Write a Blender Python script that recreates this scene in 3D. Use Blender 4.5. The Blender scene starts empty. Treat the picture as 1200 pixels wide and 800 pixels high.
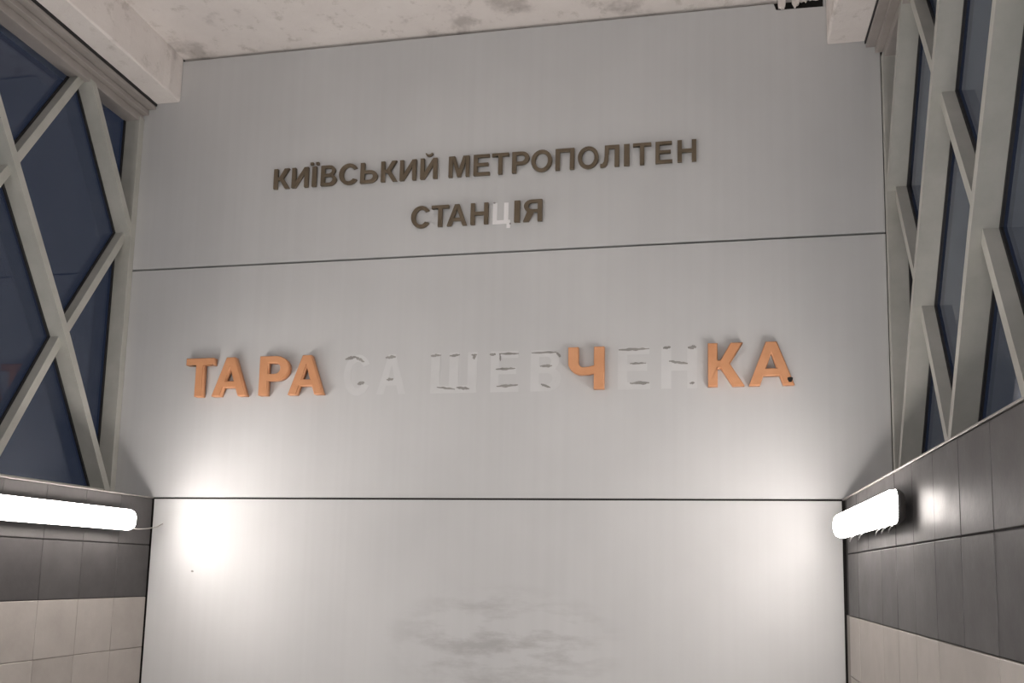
import bpy, bmesh, math, random
from mathutils import Matrix, Vector
random.seed(7)
scene = bpy.context.scene
col = scene.collection

# ------------------------------------------------------------------ camera
# world: x to the right along the end wall, y into the picture (end wall at y=0), z up (0 = top of the tiled side walls)
def rot(rx, ry, rz):
    return Matrix.Rotation(rz, 3, 'Z') @ Matrix.Rotation(rx, 3, 'X') @ Matrix.Rotation(ry, 3, 'Y')
CP = Vector((3.4677, -5.0004, -0.4295)); CR = rot(0.1228, -0.019, 0.1866); CF = 1023.85; CX, CY = 636.72, 545.13
cam = bpy.data.cameras.new('camera'); camo = bpy.data.objects.new('camera', cam); col.objects.link(camo)
r_, f_, u_ = CR @ Vector((1, 0, 0)), CR @ Vector((0, 1, 0)), CR @ Vector((0, 0, 1))
camo.matrix_world = Matrix(((r_.x, u_.x, -f_.x, CP.x), (r_.y, u_.y, -f_.y, CP.y), (r_.z, u_.z, -f_.z, CP.z), (0, 0, 0, 1)))
cam.sensor_fit = 'HORIZONTAL'; cam.sensor_width = 36.0; cam.lens = CF / 1200 * 36.0
cam.shift_x = (600 - CX) / 1200; cam.shift_y = (CY - 400) / 1200
cam.clip_start = 0.05; cam.clip_end = 200
scene.camera = camo
def on_wall(u, v, y=0.0):          # pixel of the photograph -> point on the end wall plane
    d = CR @ Vector(((u - CX) / CF, 1, -(v - CY) / CF)); t = (y - CP.y) / d.y
    return CP + d * t

# ------------------------------------------------------------------ world, exposure
w = bpy.data.worlds.new('dusk'); scene.world = w; w.use_nodes = True
bg = w.node_tree.nodes['Background']
bg.inputs[0].default_value = (0.34, 0.41, 0.66, 1); bg.inputs[1].default_value = 0.011
vs = scene.view_settings
vs.view_transform = 'Standard'; vs.look = 'None'; vs.gamma = 1; vs.use_curve_mapping = False
vs.exposure = 2.65
LAMP = 10.0                         # emission of the lamp diffusers

# ------------------------------------------------------------------ materials
def mat(name, color=(.5, .5, .5), rough=.5, metal=0.0, spec=.5, emit=None, estr=0):
    m = bpy.data.materials.new(name); m.use_nodes = True
    b = m.node_tree.nodes['Principled BSDF']
    b.inputs['Base Color'].default_value = (*color, 1); b.inputs['Roughness'].default_value = rough
    b.inputs['Metallic'].default_value = metal; b.inputs['Specular IOR Level'].default_value = spec
    if emit: b.inputs['Emission Color'].default_value = (*emit, 1); b.inputs['Emission Strength'].default_value = estr
    return m
class NT:
    def __init__(s, m): s.t = m.node_tree; s.b = s.t.nodes['Principled BSDF']
    def n(s, k, **kw):
        o = s.t.nodes.new(k)
        for a, v in kw.items(): setattr(o, a, v)
        return o
    def l(s, a, b): s.t.links.new(a, b)
    def noise(s, vec, scale, detail=4, rough=.55, sc=None):
        if sc:
            mp = s.n('ShaderNodeMapping'); mp.inputs['Scale'].default_value = sc; s.l(vec, mp.inputs[0]); vec = mp.outputs[0]
        o = s.n('ShaderNodeTexNoise'); o.inputs['Scale'].default_value = scale; o.inputs['Detail'].default_value = detail
        o.inputs['Roughness'].default_value = rough; s.l(vec, o.inputs['Vector']); return o.outputs['Fac']
    def ramp(s, fac, stops):
        o = s.n('ShaderNodeValToRGB'); e = o.color_ramp.elements
        while len(e) < len(stops): e.new(.5)
        for q, (p, c) in zip(e, stops): q.position = p; q.color = (*c, 1) if len(c) == 3 else c
        s.l(fac, o.inputs[0]); return o.outputs[0]
    def math(s, op, a, b=None):
        o = s.n('ShaderNodeMath', operation=op)
        for i, v in enumerate((a, b)):
            if v is None: continue
            if isinstance(v, (int, float)): o.inputs[i].default_value = v
            else: s.l(v, o.inputs[i])
        return o.outputs[0]
    def mix(s, fac, a, b, mode='MIX'):
        o = s.n('ShaderNodeMix', data_type='RGBA', blend_type=mode)
        for k, v in ((0, fac), (6, a), (7, b)):
            if isinstance(v, (int, float)): o.inputs[k].default_value = v
            elif isinstance(v, tuple): o.inputs[k].default_value = (*v, 1)
            else: s.l(v, o.inputs[k])
        return o.outputs[2]
    def pos(s): return s.n('ShaderNodeNewGeometry').outputs['Position']
    def bump(s, h, strength, dist):
        o = s.n('ShaderNodeBump'); o.inputs['Strength'].default_value = strength; o.inputs['Distance'].default_value = dist
        s.l(h, o.inputs['Height']); s.l(o.outputs[0], s.b.inputs['Normal'])

# end wall: grey metallic composite sheet, with scuffs on the lowest sheet
def panel_mat():
    m = mat('grey_composite_sheet', (.47, .465, .45), .36, .24); k = NT(m); p = k.pos()
    base = k.ramp(k.noise(p, 1.0, 3, .5, (1.2, 1, 1.2)), [(.3, (.585, .588, .592)), (.7, (.635, .638, .642))])
    streak = k.ramp(k.noise(p, 1.0, 2, .5, (22, 1, .35)), [(.35, (.98, .98, .98)), (.65, (1, 1, 1))])
    c = k.mix(1.0, base, streak, 'MULTIPLY')
    # scuff marks: horizontal rubbing round x=2.35, z=-0.78
    sx = k.n('ShaderNodeSeparateXYZ'); k.l(p, sx.inputs[0])
    dx = k.math('DIVIDE', k.math('SUBTRACT', sx.outputs[0], 2.30), .75); dz = k.math('DIVIDE', k.math('SUBTRACT', sx.outputs[2], -.84), .36)
    r = k.math('ADD', k.math('MULTIPLY', dx, dx), k.math('MULTIPLY', dz, dz))
    near = k.ramp(r, [(0, (1, 1, 1)), (1, (0, 0, 0))])
    sc = k.ramp(k.noise(p, 1.0, 6, .65, (2.6, 1, 9)), [(.46, (0, 0, 0)), (.62, (1, 1, 1))])
    f = k.math('MULTIPLY', k.math('MULTIPLY', near, sc), .42)
    c = k.mix(f, c, (.25, .24, .235)); k.l(c, k.b.inputs['Base Color'])
    rr = k.ramp(k.noise(p, 3.0, 4), [(.3, (.58,) * 3), (.7, (.66,) * 3)]); k.l(rr, k.b.inputs['Roughness'])
    tg = k.n('ShaderNodeTangent'); tg.direction_type = 'RADIAL'; tg.axis = 'Z'; k.l(tg.outputs[0], k.b.inputs['Tangent'])
    k.b.inputs['Anisotropic'].default_value = .6; k.b.inputs['Specular IOR Level'].default_value = .3; k.b.inputs['Anisotropic Rotation'].default_value = .25   # brushed finish
    return m
def plaster_mat():
    m = mat('grimy_whitewash', (.6, .56, .53), .92, 0, .2); k = NT(m); p = k.pos()
    a = k.ramp(k.noise(p, 2.2, 7, .62), [(.33, (.52, .48, .455)), (.43, (.76, .71, .68)), (.75, (.83, .785, .755))])
    b = k.ramp(k.noise(p, 9, 6, .7), [(.32, (.80, .79, .77)), (.44, (1, 1, 1))])
    k.l(k.mix(1.0, a, b, 'MULTIPLY'), k.b.inputs['Base Color'])
    h = k.math('ADD', k.noise(p, 6, 5, .6), k.math('MULTIPLY', k.noise(p, 45, 4, .7), .3)); k.bump(h, .4, .025)
    return m
def tile_mat(name, lo, hi, r0, r1, spec):
    m = mat(name, lo, r0, 0, spec); k = NT(m); p = k.pos()
    oi = k.n('ShaderNodeObjectInfo')
    f = k.math('ADD', k.math('MULTIPLY', k.noise(p, 5, 6, .65), .75), k.math('MULTIPLY', oi.outputs['Random'], .3))
    k.l(k.ramp(f, [(.3, lo), (.75, hi)]), k.b.inputs['Base Color'])
    k.l(k.ramp(k.noise(p, 7, 5, .6), [(.3, (r0,) * 3), (.7, (r1,) * 3)]), k.b.inputs['Roughness'])
    k.bump(k.noise(p, 30, 4, .6), .08, .01)
    return m
def paint_mat(name, lo, hi, rough, metal=0.0):
    m = mat(name, lo, rough, metal); k = NT(m); p = k.pos()
    k.l(k.ramp(k.noise(p, 6, 5, .6), [(.3, lo), (.7, hi)]), k.b.inputs['Base Color'])
    k.bump(k.noise(p, 120, 2, .5), .03, .005)
    return m
M_panel = panel_mat()
M_plaster = plaster_mat()
M_dark = tile_mat('charcoal_porcelain', (.050, .046, .047), (.080, .075, .075), .42, .52, .4)
M_light = tile_mat('cream_porcelain', (.34, .31, .285), (.43, .395, .365), .45, .55, .4)
M_grout = mat('dark_grout', (.045, .042, .042), .9)
M_bed = mat('pale_grout', (.25, .23, .21), .9)
M_void = mat('dark_substructure', (.015, .013, .012), .9)
M_frame = paint_mat('grey_green_frame_paint', (.37, .37, .335), (.45, .445, .41), .42)
M_head = paint_mat('grey_head_profile_paint', (.30, .275, .255), (.36, .33, .31), .4)
M_gasket = mat('black_rubber', (.012, .012, .014), .6)
M_cap = paint_mat('cap_metal', (.28, .26, .25), (.34, .315, .30), .45, .3)
M_house = paint_mat('lamp_housing_plastic', (.10, .096, .094), (.14, .134, .13), .5)
M_steel = mat('steel_clip', (.6, .6, .6), .3, .9)
M_wire = mat('grey_wire', (.35, .33, .31), .5)
M_diff = mat('lamp_diffuser', (.9, .9, .9), .4, 0, .5, (1.0, .96, .925), LAMP)
M_diff_dimmed = mat('dimmed_lamp_diffuser', (.9, .9, .9), .4, 0, .5, (1.0, .925, .87), LAMP * .66)   # end-wall pair set dimmer to curb its glare, with a warmer tint
M_bronze = paint_mat('aged_bronze_letter', (.13, .10, .065), (.18, .14, .095), .45, .3)
M_orange = paint_mat('copper_orange_letter', (.66, .31, .15), (.76, .38, .20), .42, .1)
M_ghost = paint_mat('pale_letter_trace', (.625, .628, .632), (.675, .678, .682), .62, .25)
M_trace = paint_mat('white_letter_trace', (.84, .83, .84), (.90, .89, .90), .6)
M_glue = paint_mat('dark_glue', (.22, .215, .205), (.36, .35, .335), .8)
M_floor = tile_mat('grey_granite', (.16, .155, .15), (.26, .25, .24), .4, .6, .4)
def glass_mat():
    m = bpy.data.materials.new('window_glass'); m.use_nodes = True; t = m.node_tree; t.nodes.clear()
    o = t.nodes.new('ShaderNodeOutputMaterial'); g = t.nodes.new('ShaderNodeBsdfGlossy'); tr = t.nodes.new('ShaderNodeBsdfTransparent')
    fr = t.nodes.new('ShaderNodeFresnel'); mx = t.nodes.new('ShaderNodeMixShader')
    fr.inputs[0].default_value = 1.52; g.inputs['Roughness'].default_value = .03; g.inputs[0].default_value = (.95, .97, 1, 1)
    tr.inputs[0].default_value = (.72, .78, .86, 1)
    ge = t.nodes.new('ShaderNodeNewGeometry'); mi = t.nodes.new('ShaderNodeMapRange'); mi.inputs[3].default_value = 1.52; mi.inputs[4].default_value = 1 / 1.52   # thin pane: no total reflection at the far face
    t.links.new(ge.outputs['Backfacing'], mi.inputs[0]); t.links.new(mi.outputs[0], fr.inputs[0])
    t.links.new(fr.outputs[0], mx.inputs[0]); t.links.new(tr.outputs[0], mx.inputs[1]); t.links.new(g.outputs[0], mx.inputs[2]); t.links.new(mx.outputs[0], o.inputs[0])
    return m
M_glass = glass_mat()

# ------------------------------------------------------------------ mesh helpers
def link(name, me, m=None, parent=None):
    o = bpy.data.objects.new(name, me); col.objects.link(o)
    if m and not me.materials: me.materials.append(m)
    if parent: o.parent = parent
    return o
def from_bm(name, bm, m, parent=None, smooth=False):
    bmesh.ops.recalc_face_normals(bm, faces=bm.faces)
    me = bpy.data.meshes.new(name); bm.to_mesh(me); bm.free()
    if smooth:
        for f in me.polygons: f.use_smooth = True
    return link(name, me, m, parent)
def add_box(bm, a, b, bev=0, seg=1):
    r = bmesh.ops.create_cube(bm, size=1)
    vs_ = r['verts']
    for v in vs_:
        v.co = Vector(tuple(a[i] + (b[i] - a[i]) * (v.co[i] + .5) for i in range(3)))
    if bev:
        es = list({e for v in vs_ for e in v.link_edges})
        bmesh.ops.bevel(bm, geom=es, offset=bev, segments=seg, affect='EDGES', profile=.5)
def box(name, a, b, m, parent=None, bev=0, seg=1):
    bm = bmesh.new(); add_box(bm, a, b, bev, seg); return from_bm(name, bm, m, parent)
def prism_x(bm, pts, x0, x1):       # polygon in (y,z), from x0 to x1
    a = [bm.verts.new((x0, y, z)) for y, z in pts]; b = [bm.verts.new((x1, y, z)) for y, z in pts]
    bm.faces.new(a); bm.faces.new(b[::-1]); n = len(pts)
    for i in range(n): bm.faces.new((a[i], b[i], b[(i + 1) % n], a[(i + 1) % n]))
def prism_y(bm, pts, y0, y1):       # polygon in (x,z)
    a = [bm.verts.new((x, y0, z)) for x, z in pts]; b = [bm.verts.new((x, y1, z)) for x, z in pts]
    bm.faces.new(a); bm.faces.new(b[::-1]); n = len(pts)
    for i in range(n): bm.faces.new((a[i], b[i], b[(i + 1) % n], a[(i + 1) % n]))
def tube(bm, pts, r, seg=8):
    rings = []
    for i, p in enumerate(pts):
        p = Vector(p); d = (Vector(pts[min(i + 1, len(pts) - 1)]) - Vector(pts[max(i - 1, 0)])).normalized()
        q = d.orthogonal().normalized(); s = d.cross(q)
        rings.append([bm.verts.new(p + (q * math.cos(t) + s * math.sin(t)) * r) for t in (2 * math.pi * k / seg for k in range(seg))])
    for a, b in zip(rings, rings[1:]):
        for k in range(seg): bm.faces.new((a[k], a[(k + 1) % seg], b[(k + 1) % seg], b[k]))
    bm.faces.new(rings[0]); bm.faces.new(rings[-1][::-1])
def empty(name, loc=(0, 0, 0)):
    o = bpy.data.objects.new(name, None); col.objects.link(o); o.location = loc; o.empty_display_size = .1; return o
def tag(o, label, cat=None, group=None, kind=None):
    o['label'] = label
    if cat: o['category'] = cat
    if group: o['group'] = group
    if kind: o['kind'] = kind
    return o

# ------------------------------------------------------------------ the setting
W = 4.2; XL, XR = -.28, 4.47        # passage width between tiled walls; inner faces of the window lattices
ZC, ZB = 2.99, 2.68                 # ceiling, underside of the ceiling beams
ZF = -2.05; YB = -8.0               # floor, near end of the passage
ZJ2, GAP = 1.514, .006
PW = .03                            # sheet thickness

fl = tag(box('floor', (-.6, YB, ZF - .2), (W + .6, .4, ZF), M_floor), 'grey stone floor of the passage between the tiled walls', 'floor', kind='structure')

wb = tag(box('wall_back', (-.42, PW, ZF), (W + .42, .3, 3.25), M_void), 'end wall clad in three wide grey metal sheets', 'wall', kind='structure')
def sheet(pts, label):
    bm = bmesh.new(); prism_y(bm, pts, 0, PW); bmesh.ops.recalc_face_normals(bm, faces=bm.faces)
    es = [e for e in bm.edges if all(abs(v.co.y) < 1e-6 for v in e.verts)]
    bmesh.ops.bevel(bm, geom=es, offset=.003, segments=2, affect='EDGES')
    o = from_bm('panel', bm, M_panel, wb); o['label'] = label; return o
xa, xb = XL - .012, XR - .0065
top = ZC - .018
p_low = sheet([(.006, ZF), (W - .006, ZF), (W - .006, -GAP), (.006, -GAP)], 'lowest grey wall sheet with scuffed middle')
p_mid = sheet([(xa, GAP), (xb, GAP), (xb, ZJ2 - GAP), (xa, ZJ2 - GAP)], 'middle grey wall sheet carrying the station name')
p_top = sheet([(xa, ZJ2 + GAP), (xb, ZJ2 + GAP), (xb, top), (4.155, top), (4.155, 2.925), (3.885, 2.93), (3.87, top), (xa, top)], 'topmost grey wall sheet under the ceiling')

# ceiling with beams along both sides
ce = tag(box('ceiling', (-.02, YB, ZC), (W + .02, .4, ZC + .25), M_plaster), 'grimy whitewashed concrete ceiling between two beams', 'ceiling', kind='structure')
def beam(x0, x1):
    bm = bmesh.new(); n = 60
    # worn lower arris: the section wanders a little along the length
    inner = x0 if abs(x0) < 1 and x0 > -.3 else x1
    secs = []
    for i in range(n + 1):
        y = -.003 + YB * (i / n) ** 1.5
        j = [random.uniform(-.006, .006) for _ in range(4)]
        s = 1 if x1 > x0 else -1
        c = .006 + random.uniform(0, .008)
        secs.append([bm.verts.new(v) for v in ((x0 + j[0] * .5, y, ZC + .24), (x0 + j[0], y, ZB + c), (x0 + s * c, y, ZB + j[1] * .4), (x1, y, ZB), (x1, y, ZC + .24))])
    for a, b in zip(secs, secs[1:]):
        for k in range(5): bm.faces.new((a[k], a[(k + 1) % 5], b[(k + 1) % 5], b[k]))
    bm.faces.new(secs[0]); bm.faces.new(secs[-1][::-1])
    return from_bm('beam', bm, M_plaster, ce)
beam(-.015, -.62); beam(4.165, 4.82)
# broken plaster fringe hanging at the ceiling edge beside the right beam
def flake(x0, x1, z0, seed):
    rnd = random.Random(seed); n = 6; pts = []
    for i in range(n + 1):
        t = i / n; pts.append((x0 + (x1 - x0) * t, z0 + rnd.uniform(-.008, .010) + (.012 if i in (0, n) else 0)))
    pts += [(x1 + .004, ZC + .004), (x0 - .004, ZC + .004)]
    bm = bmesh.new(); prism_y(bm, pts, -.022, -.004); return from_bm('plaster_flake', bm, M_plaster, ce)
flake(3.896, 3.936, 2.925, 1); flake(3.975, 4.015, 2.932, 2); flake(4.014, 4.062, 2.958, 3); flake(4.062, 4.15, 2.968, 4)

# tiled side walls
TY = .302
def tile_mesh(name, w_, h_, m):
    bm = bmesh.new(); add_box(bm, (0, -w_ / 2, -h_ / 2), (.012, w_ / 2, h_ / 2), .0022, 1)
    bmesh.ops.recalc_face_normals(bm, faces=bm.faces)
    me = bpy.data.meshes.new(name); bm.to_mesh(me); bm.free(); me.materials.append(m); return me
rows = [(-.006, -.297, 'd'), (-.301, -.619, 'd')] + [(-.622 - .31 * k, -.622 - .31 * k - .307, 'l') for k in range(4)] + [(-.622 - 1.24, ZF, 'l')]
meshes = [tile_mesh('tile', TY - .0018, a - b - .0015, M_dark if c == 'd' else M_light) for a, b, c in rows]
def side_wall(name, side, yoff, label):
    s = -1 if side == 'l' else 1
    x0 = -.012 if side == 'l' else W + .012
    o = box(name, (min(x0, x0 + s * .62), YB, ZF), (max(x0, x0 + s * .62), .06 if False else -.0, -.004), M_grout)
    tag(o, label, 'wall', kind='structure')
    for r, (a, b, c) in enumerate(rows):
        for i in range(15):
            yc = yoff - TY * (i + .5)
            t = bpy.data.objects.new('tile', meshes[r]); col.objects.link(t); t.parent = o
            jit = random.uniform(-.0012, .0008)
            t.location = (x0 - s * .012 + s * jit if side == 'r' else x0 + jit, yc, (a + b) / 2)
            t.rotation_euler = (0, random.uniform(-.0012, .0012), random.uniform(-.0015, .0015))
    box('grout_bed', (min(x0 - s * .006, x0 + s * .02), YB, ZF + .002), (max(x0 - s * .006, x0 + s * .02), -.001, -.622), M_bed, o)
    bm = bmesh.new(); xi = 0 if side == 'l' else W
    add_box(bm, (min(xi - s * .004, xi + s * .60), YB, -.004), (max(xi - s * .004, xi + s * .60), -.001, .003), .001)
    from_bm('cap_strip', bm, M_cap, o)
    return o
side_wall('wall_left', 'l', -.004, 'low side wall with charcoal tiles over cream tiles, cream courses seen best')
side_wall('wall_right', 'r', -.134 + .0, 'low side wall with charcoal tiles over cream tiles, charcoal courses seen best')

# lattice windows on the side walls
H = .49; Y0 = -.035; RZ = [-.02, .915, 1.755, 2.60]; NI = 12
def node(i, r): return (Y0 - H * i, RZ[r])
def bar_poly(nodes, w_):            # mitred strip of width w_ along the nodes in (y,z), cut by the end post, the head rail and the sill
    P = [Vector(p) for p in nodes]; d0 = (P[1] - P[0]).normalized(); d1 = (P[-1] - P[-2]).normalized()
    P[0] = P[0] - d0 * .04; P[-1] = P[-1] + d1 * .04; L_, R_ = [], []
    for i, p in enumerate(P):
        a = (p - P[i - 1]).normalized() if i else d0; b = (P[i + 1] - p).normalized() if i < len(P) - 1 else d1
        n = Vector((-(a + b).y, (a + b).x)).normalized(); k = w_ / 2 / max(.3, n.dot(Vector((-a.y, a.x))))
        L_.append(p + n * k); R_.append(p - n * k)
    pts = L_ + R_[::-1]
    def clip(pts, axis, lim, keep_less):
        out = []
        for a, b in zip(pts, pts[1:] + pts[:1]):
            ia = (a[axis] <= lim) == keep_less; ib = (b[axis] <= lim) == keep_less
            if ia: out.append(a)
            if ia != ib:
                t = (lim - a[axis]) / (b[axis] - a[axis]); out.append(a + (b - a) * t)
        return out
    pts = clip(pts, 0, -.048, True); pts = clip(pts, 1, 2.56, True); pts = clip(pts, 1, .006, False)
    return [(v.x, v.y) for v in pts]
def window(name, xi, s, label):     # s = outward direction
    root = tag(empty(name, (xi, 0, 0)), label, 'window', kind='structure')
    X = lambda d: s * d             # depth measured outwards from the inner face
    def add(nm, bm, m): return from_bm(nm, bm, m, root)
    def strip(nm, nodes, w_, d0, d1, m):
        pts = bar_poly(nodes, w_)
        if len(pts) < 3: return
        bm = bmesh.new(); prism_x(bm, pts, X(d0), X(d1))
        return add(nm, bm, m)
    NB = NI
    # long bars (down towards the end wall) stand proud, cross bars are recessed
    for k in range(-2, NB + 1, 2):
        # falls from node (k+3, r3) to (k, r0)
        seq = [(k + 3, 3), (k + 2, 2), (k + 1, 1), (k, 0)]
        seq = [(i, r) for i, r in seq if 0 <= i <= NI + 1]
        if len(seq) > 1:
            nd = [node(*q) for q in seq]
            strip('long_bar', nd, .046, 0, .10, M_frame); strip('gasket', nd, .074, .10, .1118, M_gasket)
    for k in range(0, NB + 4, 2):
        seq = [(k - 3, 3), (k - 2, 2), (k - 1, 1), (k, 0)]
        seq = [(i, r) for i, r in seq if 0 <= i <= NI + 1]
        if len(seq) > 1:
            nd = [node(*q) for q in seq]
            strip('cross_bar', nd, .046, .042, .0995, M_frame); strip('gasket', nd, .070, .1005, .1112, M_gasket)
    yN = node(NI, 0)[0]
    bm = bmesh.new(); add_box(bm, (min(X(-.004), X(.10)), -.05, .005), (max(X(-.004), X(.10)), -.001, 2.575), .002); add('end_post', bm, M_frame)
    bm = bmesh.new(); add_box(bm, (min(X(.10), X(.108)), -.064, .005), (max(X(.10), X(.108)), -.001, 2.56)); add('gasket', bm, M_gasket)
    bm = bmesh.new(); add_box(bm, (min(X(.01), X(.11)), yN, .005), (max(X(.01), X(.11)), -.05, .05), .002); add('sill_rail', bm, M_frame)
    # stepped head: lower rail in line with the lattice, upper tray reaching in under the beam
    bm = bmesh.new(); add_box(bm, (min(X(.005), X(.11)), yN, 2.545), (max(X(.005), X(.11)), -.001, 2.60), .003)
    add('head_rail', bm, M_head)
    bm = bmesh.new(); add_box(bm, (min(X(-.035), X(.12)), yN, 2.600), (max(X(-.035), X(.12)), -.001, 2.635), .003)
    add_box(bm, (min(X(-.085), X(.12)), yN, 2.637), (max(X(-.085), X(.12)), -.001, 2.662), .003)
    add('head_tray', bm, M_head)
    bm = bmesh.new(); add_box(bm, (min(X(-.091), X(.12)), yN, 2.662), (max(X(-.091), X(.12)), -.001, 2.6795)); add('seal', bm, M_gasket)
    # panes behind the lattice
    def pane(*nd):
        bm = bmesh.new(); prism_x(bm, [node(*n) for n in nd], X(.112), X(.120)); add('pane', bm, M_glass)
    pane((0, 0), (1, 1), (0, 2)); pane((0, 2), (1, 3), (0, 3))
    for i in range(1, NI):
        if i % 2:
            pane((i - 1, 0), (i + 1, 0), (i, 1)); pane((i, 1), (i + 1, 2), (i, 3), (i - 1, 2))
        else:
            pane((i, 0), (i + 1, 1), (i, 2), (i - 1, 1)); pane((i, 2), (i + 1, 3), (i - 1, 3))
    return root
window('window_1', XL, -1, 'lattice window above the tiled wall, dark panes seen between grey-green bars, beside the orange letter Т')
window('window_2', XR, 1, 'lattice window above the tiled wall, bluish panes seen edge-on, beside the orange letters КА')

# ------------------------------------------------------------------ wall lamps
def rrect(hw, hh, r, n=5):
    pts = []
    for cx, cy, a0 in ((hw - r, hh - r, 0), (-hw + r, hh - r, 90), (-hw + r, -hh + r, 180), (hw - r, -hh + r, 270)):
        for k in range(n + 1):
            t = math.radians(a0 + 90 * k / n); pts.append((cx + r * math.cos(t), cy + r * math.sin(t)))
    return pts
def lamp(y0, y1, zc, side, label, far_cable=False, clips=(), dm=None):
    L = y0 - y1; s = 1 if side == 'l' else -1        # s: direction out of the wall
    xw = 0 if side == 'l' else W
    root = tag(empty('wall_lamp', (xw, (y0 + y1) / 2, zc)), label, 'lamp', 'strip lamps on the tiled side walls')
    # housing tray
    def lofted(secs, nm, m, parent, smooth=True):
        bm = bmesh.new(); rings = [[bm.verts.new((s * d, y, z)) for y, z in rrect(L / 2 - i, hh, r)] for d, i, hh, r in secs]
        n = len(rings[0])
        for a, b in zip(rings, rings[1:]):
            for k in range(n): bm.faces.new((a[k], a[(k + 1) % n], b[(k + 1) % n], b[k]))
        bm.faces.new(rings[0]); bm.faces.new(rings[-1][::-1])
        return from_bm(nm, bm, m, parent, smooth)
    lofted([(.026, .02, .045, .03), (.030, .012, .052, .035), (.048, .002, .064, .04), (.056, 0, .066, .042)], 'housing', M_house, root)
    lofted([(.056, .004, .062, .040), (.075, .006, .060, .042), (.092, .014, .052, .040), (.102, .030, .036, .030), (.106, .045, .020, .018)], 'diffuser', dm or M_diff, root)
    for t in (-.36, .36):
        bm = bmesh.new(); add_box(bm, (min(0, s * .028), t * L - .02, -.035), (max(0, s * .028), t * L + .02, .035), .002); from_bm('bracket', bm, M_steel, root)
    for t in clips:                                    # spring clips hanging open under the rim
        y = t * L; bm = bmesh.new()
        tube(bm, [(s * .056, y - .012, -.062), (s * .072, y - .012, -.070), (s * .082, y - .010, -.088), (s * .080, y + .010, -.094), (s * .070, y + .012, -.074), (s * .056, y + .012, -.062)], .0022, 6)
        from_bm('clip', bm, M_steel, root, True)
    if far_cable:
        bm = bmesh.new(); e = L / 2; yw = -(y0 + y1) / 2
        tube(bm, [(s * .05, e - .01, -.045), (s * .06, e + .05, -.052), (s * .07, e + .13, -.045), (s * .075, yw - .05, -.028), (s * .08, yw - .004, -.006)], .003, 6)
        from_bm('cable', bm, M_wire, root, True)
    return root
ZL = -.158
lamp(-.27, -1.62, ZL, 'l', 'glowing strip lamp under the window edge with thin cable to the end wall', True, dm=M_diff_dimmed)
lamp(-.33, -1.68, ZL - .005, 'r', 'glowing strip lamp on charcoal tiles seen end-on, below the orange letters КА', clips=(-.46, -.36, -.27, .02, .2), dm=M_diff_dimmed)
for k in range(3):                                    # added lamps, unseen behind the camera, to light wall and ceiling
    where = ('nearest the end-wall pair', 'midway', 'furthest away')[k]
    lamp(-3.15 - 1.5 * k, -4.5 - 1.5 * k, ZL, 'l', 'added unseen strip lamp further along the wall below the darker window, ' + where)
    lamp(-3.15 - 1.5 * k, -4.5 - 1.5 * k, ZL, 'r', 'added unseen strip lamp further along the wall below the bluish window, ' + where)

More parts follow.
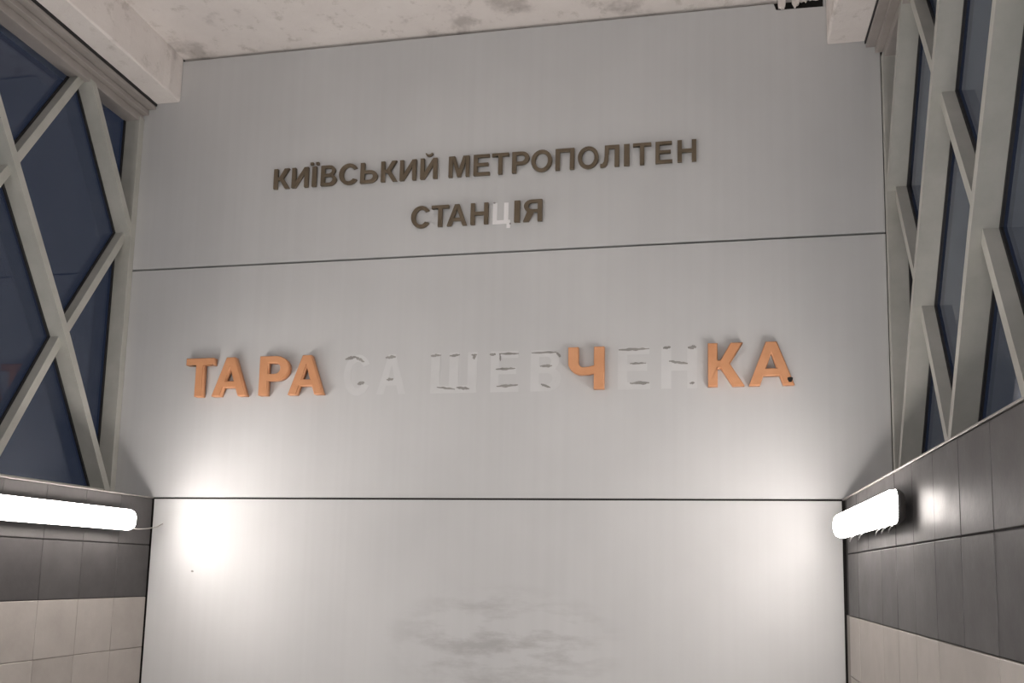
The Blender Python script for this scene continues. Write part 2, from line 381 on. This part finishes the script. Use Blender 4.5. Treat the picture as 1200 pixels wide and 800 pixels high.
# ------------------------------------------------------------------ lettering
def arc(cx, cy, rx, ry, a0, a1, n=10):
    return [(cx + rx * math.cos(math.radians(a0 + (a1 - a0) * k / n)), cy + ry * math.sin(math.radians(a0 + (a1 - a0) * k / n))) for k in range(n + 1)]
T = .215                             # stroke of the bold capitals, cap height 1
def rect(x0, y0, x1, y1): return [(x0, y0), (x0, y1), (x1, y1), (x1, y0)]
P_OUT = [(0, 0), (0, 1)] + arc(.42, .685, .33, .315, 90, -90) + [(T, .37), (T, 0)]
P_IN = [(T, .545), (T, .825)] + arc(.40, .685, .13, .14, 90, -90)
I_OUT = [(0, 0), (0, 1), (T, 1), (T, .36), (.585, 1), (.80, 1), (.80, 0), (.585, 0), (.585, .64), (T, 0)]
GLYPH = {
 'К': [[(0, 0), (0, 1), (T, 1), (T, .60), (.28, .60), (.50, 1), (.77, 1), (.48, .52), (.80, 0), (.54, 0), (.29, .41), (T, .41), (T, 0)]],
 'И': [I_OUT],
 'Й': [I_OUT, arc(.40, 1.24, .19, .18, 180, 360) + arc(.40, 1.24, .09, .07, 360, 180)],
 'І': [rect(0, 0, T, 1)],
 'Ї': [rect(.09, 0, .09 + T, 1), rect(0, 1.05, .16, 1.20), rect(.235, 1.05, .395, 1.20)],
 'В': [[(0, 0), (0, 1)] + arc(.42, .745, .30, .255, 90, -35, 8) + arc(.44, .285, .34, .285, 58, -90, 10), [(T, .60), (T, .835)] + arc(.40, .718, .12, .117, 90, -90, 6), [(T, .165), (T, .435)] + arc(.42, .30, .14, .135, 90, -90, 6)],
 'С': [arc(.41, .5, .41, .52, 32, 328, 22) + arc(.41, .5, .20, .335, 322, 38, 22)],
 'Ь': [[(0, 0), (0, 1), (T, 1), (T, .63)] + arc(.42, .315, .34, .315, 90, -90), [(T, .175), (T, .455)] + arc(.40, .315, .13, .14, 90, -90)],
 'М': [[(0, 0), (0, 1), (.30, 1), (.46, .40), (.62, 1), (.92, 1), (.92, 0), (.73, 0), (.73, .74), (.55, 0), (.37, 0), (.19, .74), (.19, 0)]],
 'Е': [[(0, 0), (0, 1), (.72, 1), (.72, .83), (T, .83), (T, .605), (.67, .605), (.67, .435), (T, .435), (T, .17), (.74, .17), (.74, 0)]],
 'Т': [[(.285, 0), (.285, .82), (0, .82), (0, 1), (.79, 1), (.79, .82), (.505, .82), (.505, 0)]],
 'Р': [P_OUT, P_IN],
 'О': [arc(.46, .5, .46, .52, 0, 345, 23), arc(.46, .5, .245, .34, 0, 345, 23)],
 'П': [[(0, 0), (0, 1), (.79, 1), (.79, 0), (.575, 0), (.575, .82), (T, .82), (T, 0)]],
 'Л': [[(.76, 0), (.76, 1), (.17, 1), (.165, .50), (.14, .26), (.09, .18), (0, .17), (0, 0), (.10, -.012), (.22, .02), (.30, .12), (.345, .32), (.365, .82), (.545, .82), (.545, 0)]],
 'Н': [[(0, 0), (0, 1), (T, 1), (T, .60), (.565, .60), (.565, 1), (.78, 1), (.78, 0), (.565, 0), (.565, .42), (T, .42), (T, 0)]],
 'А': [[(0, 0), (.355, 1), (.585, 1), (.94, 0), (.71, 0), (.635, .22), (.305, .22), (.23, 0)], [(.362, .385), (.578, .385), (.47, .73)]],
 'Я': [[(.78, 0), (.78, 1)] + arc(.34, .705, .31, .295, 90, 235, 10) + [(0, 0), (.25, 0), (.44, .41), (.565, .41), (.565, 0)], [(.565, .565), (.565, .835)] + arc(.37, .70, .13, .135, 90, 270, 8)],
 'Ц': [[(0, 0), (0, 1), (T, 1), (T, .18), (.55, .18), (.55, 1), (.765, 1), (.765, .18), (.86, .18), (.86, -.2), (.69, -.2), (.69, 0)]],
 'Ш': [[(0, 0), (0, 1), (T, 1), (T, .18), (.425, .18), (.425, 1), (.64, 1), (.64, .18), (.85, .18), (.85, 1), (1.065, 1), (1.065, 0)]],
 'Ч': [[(0, 1), (0, .64)] + arc(.30, .63, .30, .29, 180, 262, 6) + [(.43, .345), (.54, .375), (.54, 0), (.755, 0), (.755, 1), (.54, 1), (.54, .555), (.43, .525)] + arc(.32, .64, .105, .125, 268, 180, 5) + [(.215, 1)]],
}
def offset_poly(poly, d):            # move every side of a closed outline inwards by d (outwards when d < 0)
    area = sum(x0 * y1 - x1 * y0 for (x0, y0), (x1, y1) in zip(poly, poly[1:] + poly[:1]))
    P = [Vector(p) for p in poly]; out = []; sg = 1 if area > 0 else -1
    P = [p for i, p in enumerate(P) if (p - P[i - 1]).length > 1e-5]
    for i, p in enumerate(P):
        a = (p - P[i - 1]).normalized(); b = (P[(i + 1) % len(P)] - p).normalized()
        na, nb = Vector((-a.y, a.x)) * sg, Vector((-b.y, b.x)) * sg; m = na + nb
        m = m.normalized() if m.length > 1e-6 else na
        out.append(tuple(p + m * d / max(.45, m.dot(na))))
    return out
def glyph_mesh(ch, thin=0.0):        # flat outline with its holes, filled and extruded by 0.2
    c = bpy.data.curves.new('glyph', 'CURVE'); c.dimensions = '2D'; c.fill_mode = 'BOTH'; c.extrude = .1
    for n, poly in enumerate(GLYPH[ch]):
        if thin: poly = offset_poly(poly, -thin if n and ch in 'ВРЬОАЯ' else thin)
        sp = c.splines.new('POLY'); sp.points.add(len(poly) - 1); sp.use_cyclic_u = True
        for q, (x, y) in zip(sp.points, poly): q.co = (x, y, 0, 1)
    o = bpy.data.objects.new('glyph', c); col.objects.link(o)
    dg = bpy.context.evaluated_depsgraph_get(); dg.update()
    me = bpy.data.meshes.new_from_object(o.evaluated_get(dg)); bpy.data.objects.remove(o); bpy.data.curves.remove(c)
    return me
def letter(name, ch, x0, x1, zb, zt, depth, m, bold, parent=None, y_back=-.004, bev=.004, thin=0.0):
    me = glyph_mesh(ch, thin); b0, b1 = thin, 1.0 - thin
    gx0 = min(v.co.x for v in me.vertices); gx1 = max(v.co.x for v in me.vertices)
    k = (zt - zb) / (b1 - b0)
    bm = bmesh.new(); bm.from_mesh(me); bpy.data.meshes.remove(me)
    bmesh.ops.remove_doubles(bm, verts=bm.verts, dist=1e-5)
    sx = (x1 - x0) / (gx1 - gx0)
    for v in bm.verts:
        f = v.co.z > 0
        z = (v.co.y - b0) * k
        v.co = Vector(((v.co.x - gx0) * sx - (x1 - x0) / 2, y_back - (depth if f else 0), z))
    bmesh.ops.recalc_face_normals(bm, faces=bm.faces)
    if bev:
        es = [e for e in bm.edges if len(e.link_faces) == 2 and all(abs(v.co.y - (y_back - depth)) < 1e-5 for v in e.verts) and e.calc_face_angle(0) > 1.2]
        bmesh.ops.bevel(bm, geom=es, offset=bev, segments=2, affect='EDGES', clamp_overlap=True)
    o = from_bm(name, bm, m, parent)
    o.location = ((x0 + x1) / 2, 0, zb)
    return o
def span(u0, u1, v): return on_wall(u0, v).x, on_wall(u1, v).x

LAT = dict(zip('КИЇВСЬЙМЕТРОПЛІНАЯЦ', ['K', 'Y', 'YI', 'V', 'S', 'soft-sign', 'short-Y', 'M', 'E', 'T', 'R', 'O', 'P', 'L', 'I', 'N', 'A', 'YA', 'missing-TS']))
def place(word, j, latin):
    a = LAT[word[j - 1]] if j else None; b = LAT[word[j + 1]] if j < len(word) - 1 else None
    return ('between %s and %s in %s' % (a, b, latin) if a and b else 'beginning %s, before %s' % (latin, b) if b else 'ending %s, after %s' % (latin, a))
L1 = [('К', 323, 341.5), ('И', 344, 363), ('Ї', 365, 375), ('В', 378, 396), ('С', 399, 420), ('Ь', 424, 444), ('К', 448, 467), ('И', 470, 489), ('Й', 494, 513.5),
      ('М', 527, 551), ('Е', 556, 575), ('Т', 577.5, 597), ('Р', 601, 621), ('О', 623.3, 647.7), ('П', 651.6, 673.6), ('О', 677.7, 702), ('Л', 704, 726), ('І', 731.5, 738), ('Т', 742, 763.4), ('Е', 768.4, 788), ('Н', 794, 816)]
for i, (ch, u0, u1) in enumerate(L1):
    a, b = span(u0, u1, 205 - (u0 - 323) * .055)
    word, j = ('КИЇВСЬКИЙ', i) if i < 9 else ('МЕТРОПОЛІТЕН', i - 9)
    tag(letter('raised_letter', ch, a, b, 2.008, 2.142, .02, M_bronze, .022, bev=.002, thin=.020),
        'small bronze letter %s (%s), %s' % (ch, LAT[ch], place(word, j, 'KYIVSKYI' if i < 9 else 'METROPOLITEN')), 'letter', 'bronze letters of the upper line')
L2 = [('С', 483, 504), ('Т', 506.7, 527), ('А', 525, 548), ('Н', 552.5, 573), None, ('І', 603.5, 610), ('Я', 614, 636)]
for j, q in enumerate(L2):
    if not q: continue
    ch, u0, u1 = q; a, b = span(u0, u1, 255 - (u0 - 483) * .05)
    tag(letter('raised_letter', ch, a, b, 1.692, 1.828, .02, M_bronze, .022, bev=.002, thin=.020),
        'small bronze letter %s (%s), %s' % (ch, LAT[ch], place('СТАНЦІЯ', j, 'the short word STANTSIYA')), 'letter', 'bronze letters of the short line')
L3 = [('Т', 222, 254), ('А', 253.5, 294), ('Р', 308, 342), ('А', 342, 383), ('Ч', 667, 709), ('К', 829.5, 872), ('А', 877, 930)]
lab3 = ['big orange letter Т, first of the station name beside the dark window', 'big orange letter А between the orange Т and Р', 'big orange letter Р between two orange letters А',
        'big orange letter А next to the faded letter traces', 'big orange letter Ч alone among faded letter traces', 'big orange letter К beside the last А', 'big orange letter А ending the station name, chipped dark corner']
for (ch, u0, u1), lb in zip(L3, lab3):
    a, b = span(u0, u1, 443 - (u0 - 223) * .023)
    o = tag(letter('raised_letter', ch, a, b, .642, .892, .044, M_orange, .030, bev=.0045), lb, 'letter', 'orange letters of the station name')
    if lb.endswith('corner'):
        bm = bmesh.new(); c = on_wall(926, 444.5, -.048); lx = c.x - o.location.x; lz = c.z - o.location.z
        pts = [(lx + .014 * math.cos(t) * (1 + .25 * math.sin(3 * t)), lz + .018 * math.sin(t) * (1 + .2 * math.cos(2 * t))) for t in (k * math.pi / 6 for k in range(12))]
        prism_y(bm, pts, -.0495, -.040); from_bm('chip', bm, M_void, o)['label'] = 'dark chipped spot'
# traces of the missing letters: thin pale film with bits of dark glue, on the sheets
G3 = [('С', 403, 433), ('А', 442, 476), ('Ш', 505, 559), ('Е', 575, 608), ('В', 622, 658), ('Е', 724, 762), ('Н', 775, 817)]
for ch, u0, u1 in G3:
    a, b = span(u0, u1, 443 - (u0 - 223) * .023)
    o = letter('letter_trace', ch, a, b, .642, .892, .0012, M_ghost, .030, parent=p_mid, y_back=0.0, bev=0)
    o['label'] = 'pale trace of a missing letter %s' % ch
a, b = span(577.5, 598, 250)
o = letter('letter_trace', 'Ц', a, b, 1.692, 1.828, .0014, M_trace, .022, parent=p_top, y_back=0.0, bev=0); o['label'] = 'white trace of the missing letter Ц'
def mark(u0, v0, u1, v1, seed, parent=p_mid, th=.004):
    rnd = random.Random(seed); a = on_wall(u0, v0); b = on_wall(u1, v1); n = 9; up = []; dn = []
    d = Vector((b.x - a.x, b.z - a.z)); nrm = Vector((-d.y, d.x)).normalized()
    for i in range(n + 1):
        t = i / n; p = Vector((a.x, a.z)) + d * t; h = th * (math.sin(math.pi * min(max(t, .06), .94)) ** .6)
        up.append(p + nrm * h * rnd.uniform(.5, 1.3)); dn.append(p - nrm * h * rnd.uniform(.5, 1.3))
    bm = bmesh.new(); prism_y(bm, [(p.x, p.y) for p in up + dn[::-1]], -.0028, .0); return from_bm('glue_mark', bm, M_glue, parent)
marks = [(405, 421, 417, 418, 9), (416, 418, 427, 424, 8), (419, 450, 427, 448, 10), (452, 419, 464, 418, 9), (453, 445, 461, 444, 8), (505, 417, 517, 416, 7), (527, 417, 539, 415.5, 7), (552.5, 416, 559, 415.5, 7), (555.5, 416, 556, 421, 9),
         (512, 453.5, 533, 456, 6), (535, 454, 550, 455.5, 8), (574, 415.5, 581, 415, 8), (585, 414.5, 608, 414, 6), (586, 414, 586.5, 423, 5), (581, 432.5, 604, 431.5, 7), (582, 453, 607, 451, 7),
         (623, 413.5, 652, 412.5, 6), (652, 413, 657, 418, 7), (633, 429, 647, 428.5, 8), (634, 450, 645, 454, 8), (725, 410, 761, 408.5, 7), (738, 426, 757, 425.5, 6), (738, 449, 761, 448.5, 8), (777, 408, 786, 406.5, 9), (806, 407, 816, 406.5, 9), (784, 423, 806, 426, 7), (808, 449, 814, 448.5, 6)]
for i, (u0, v0, u1, v1, th) in enumerate(marks): mark(u0, v0, u1, v1, i, p_mid, th * .0012)
mark(597, 262, 599, 262, 50, p_top, .006); mark(578, 238, 581, 238, 51, p_top, .004)
mark(224, 669, 227, 669, 60, p_low, .006)
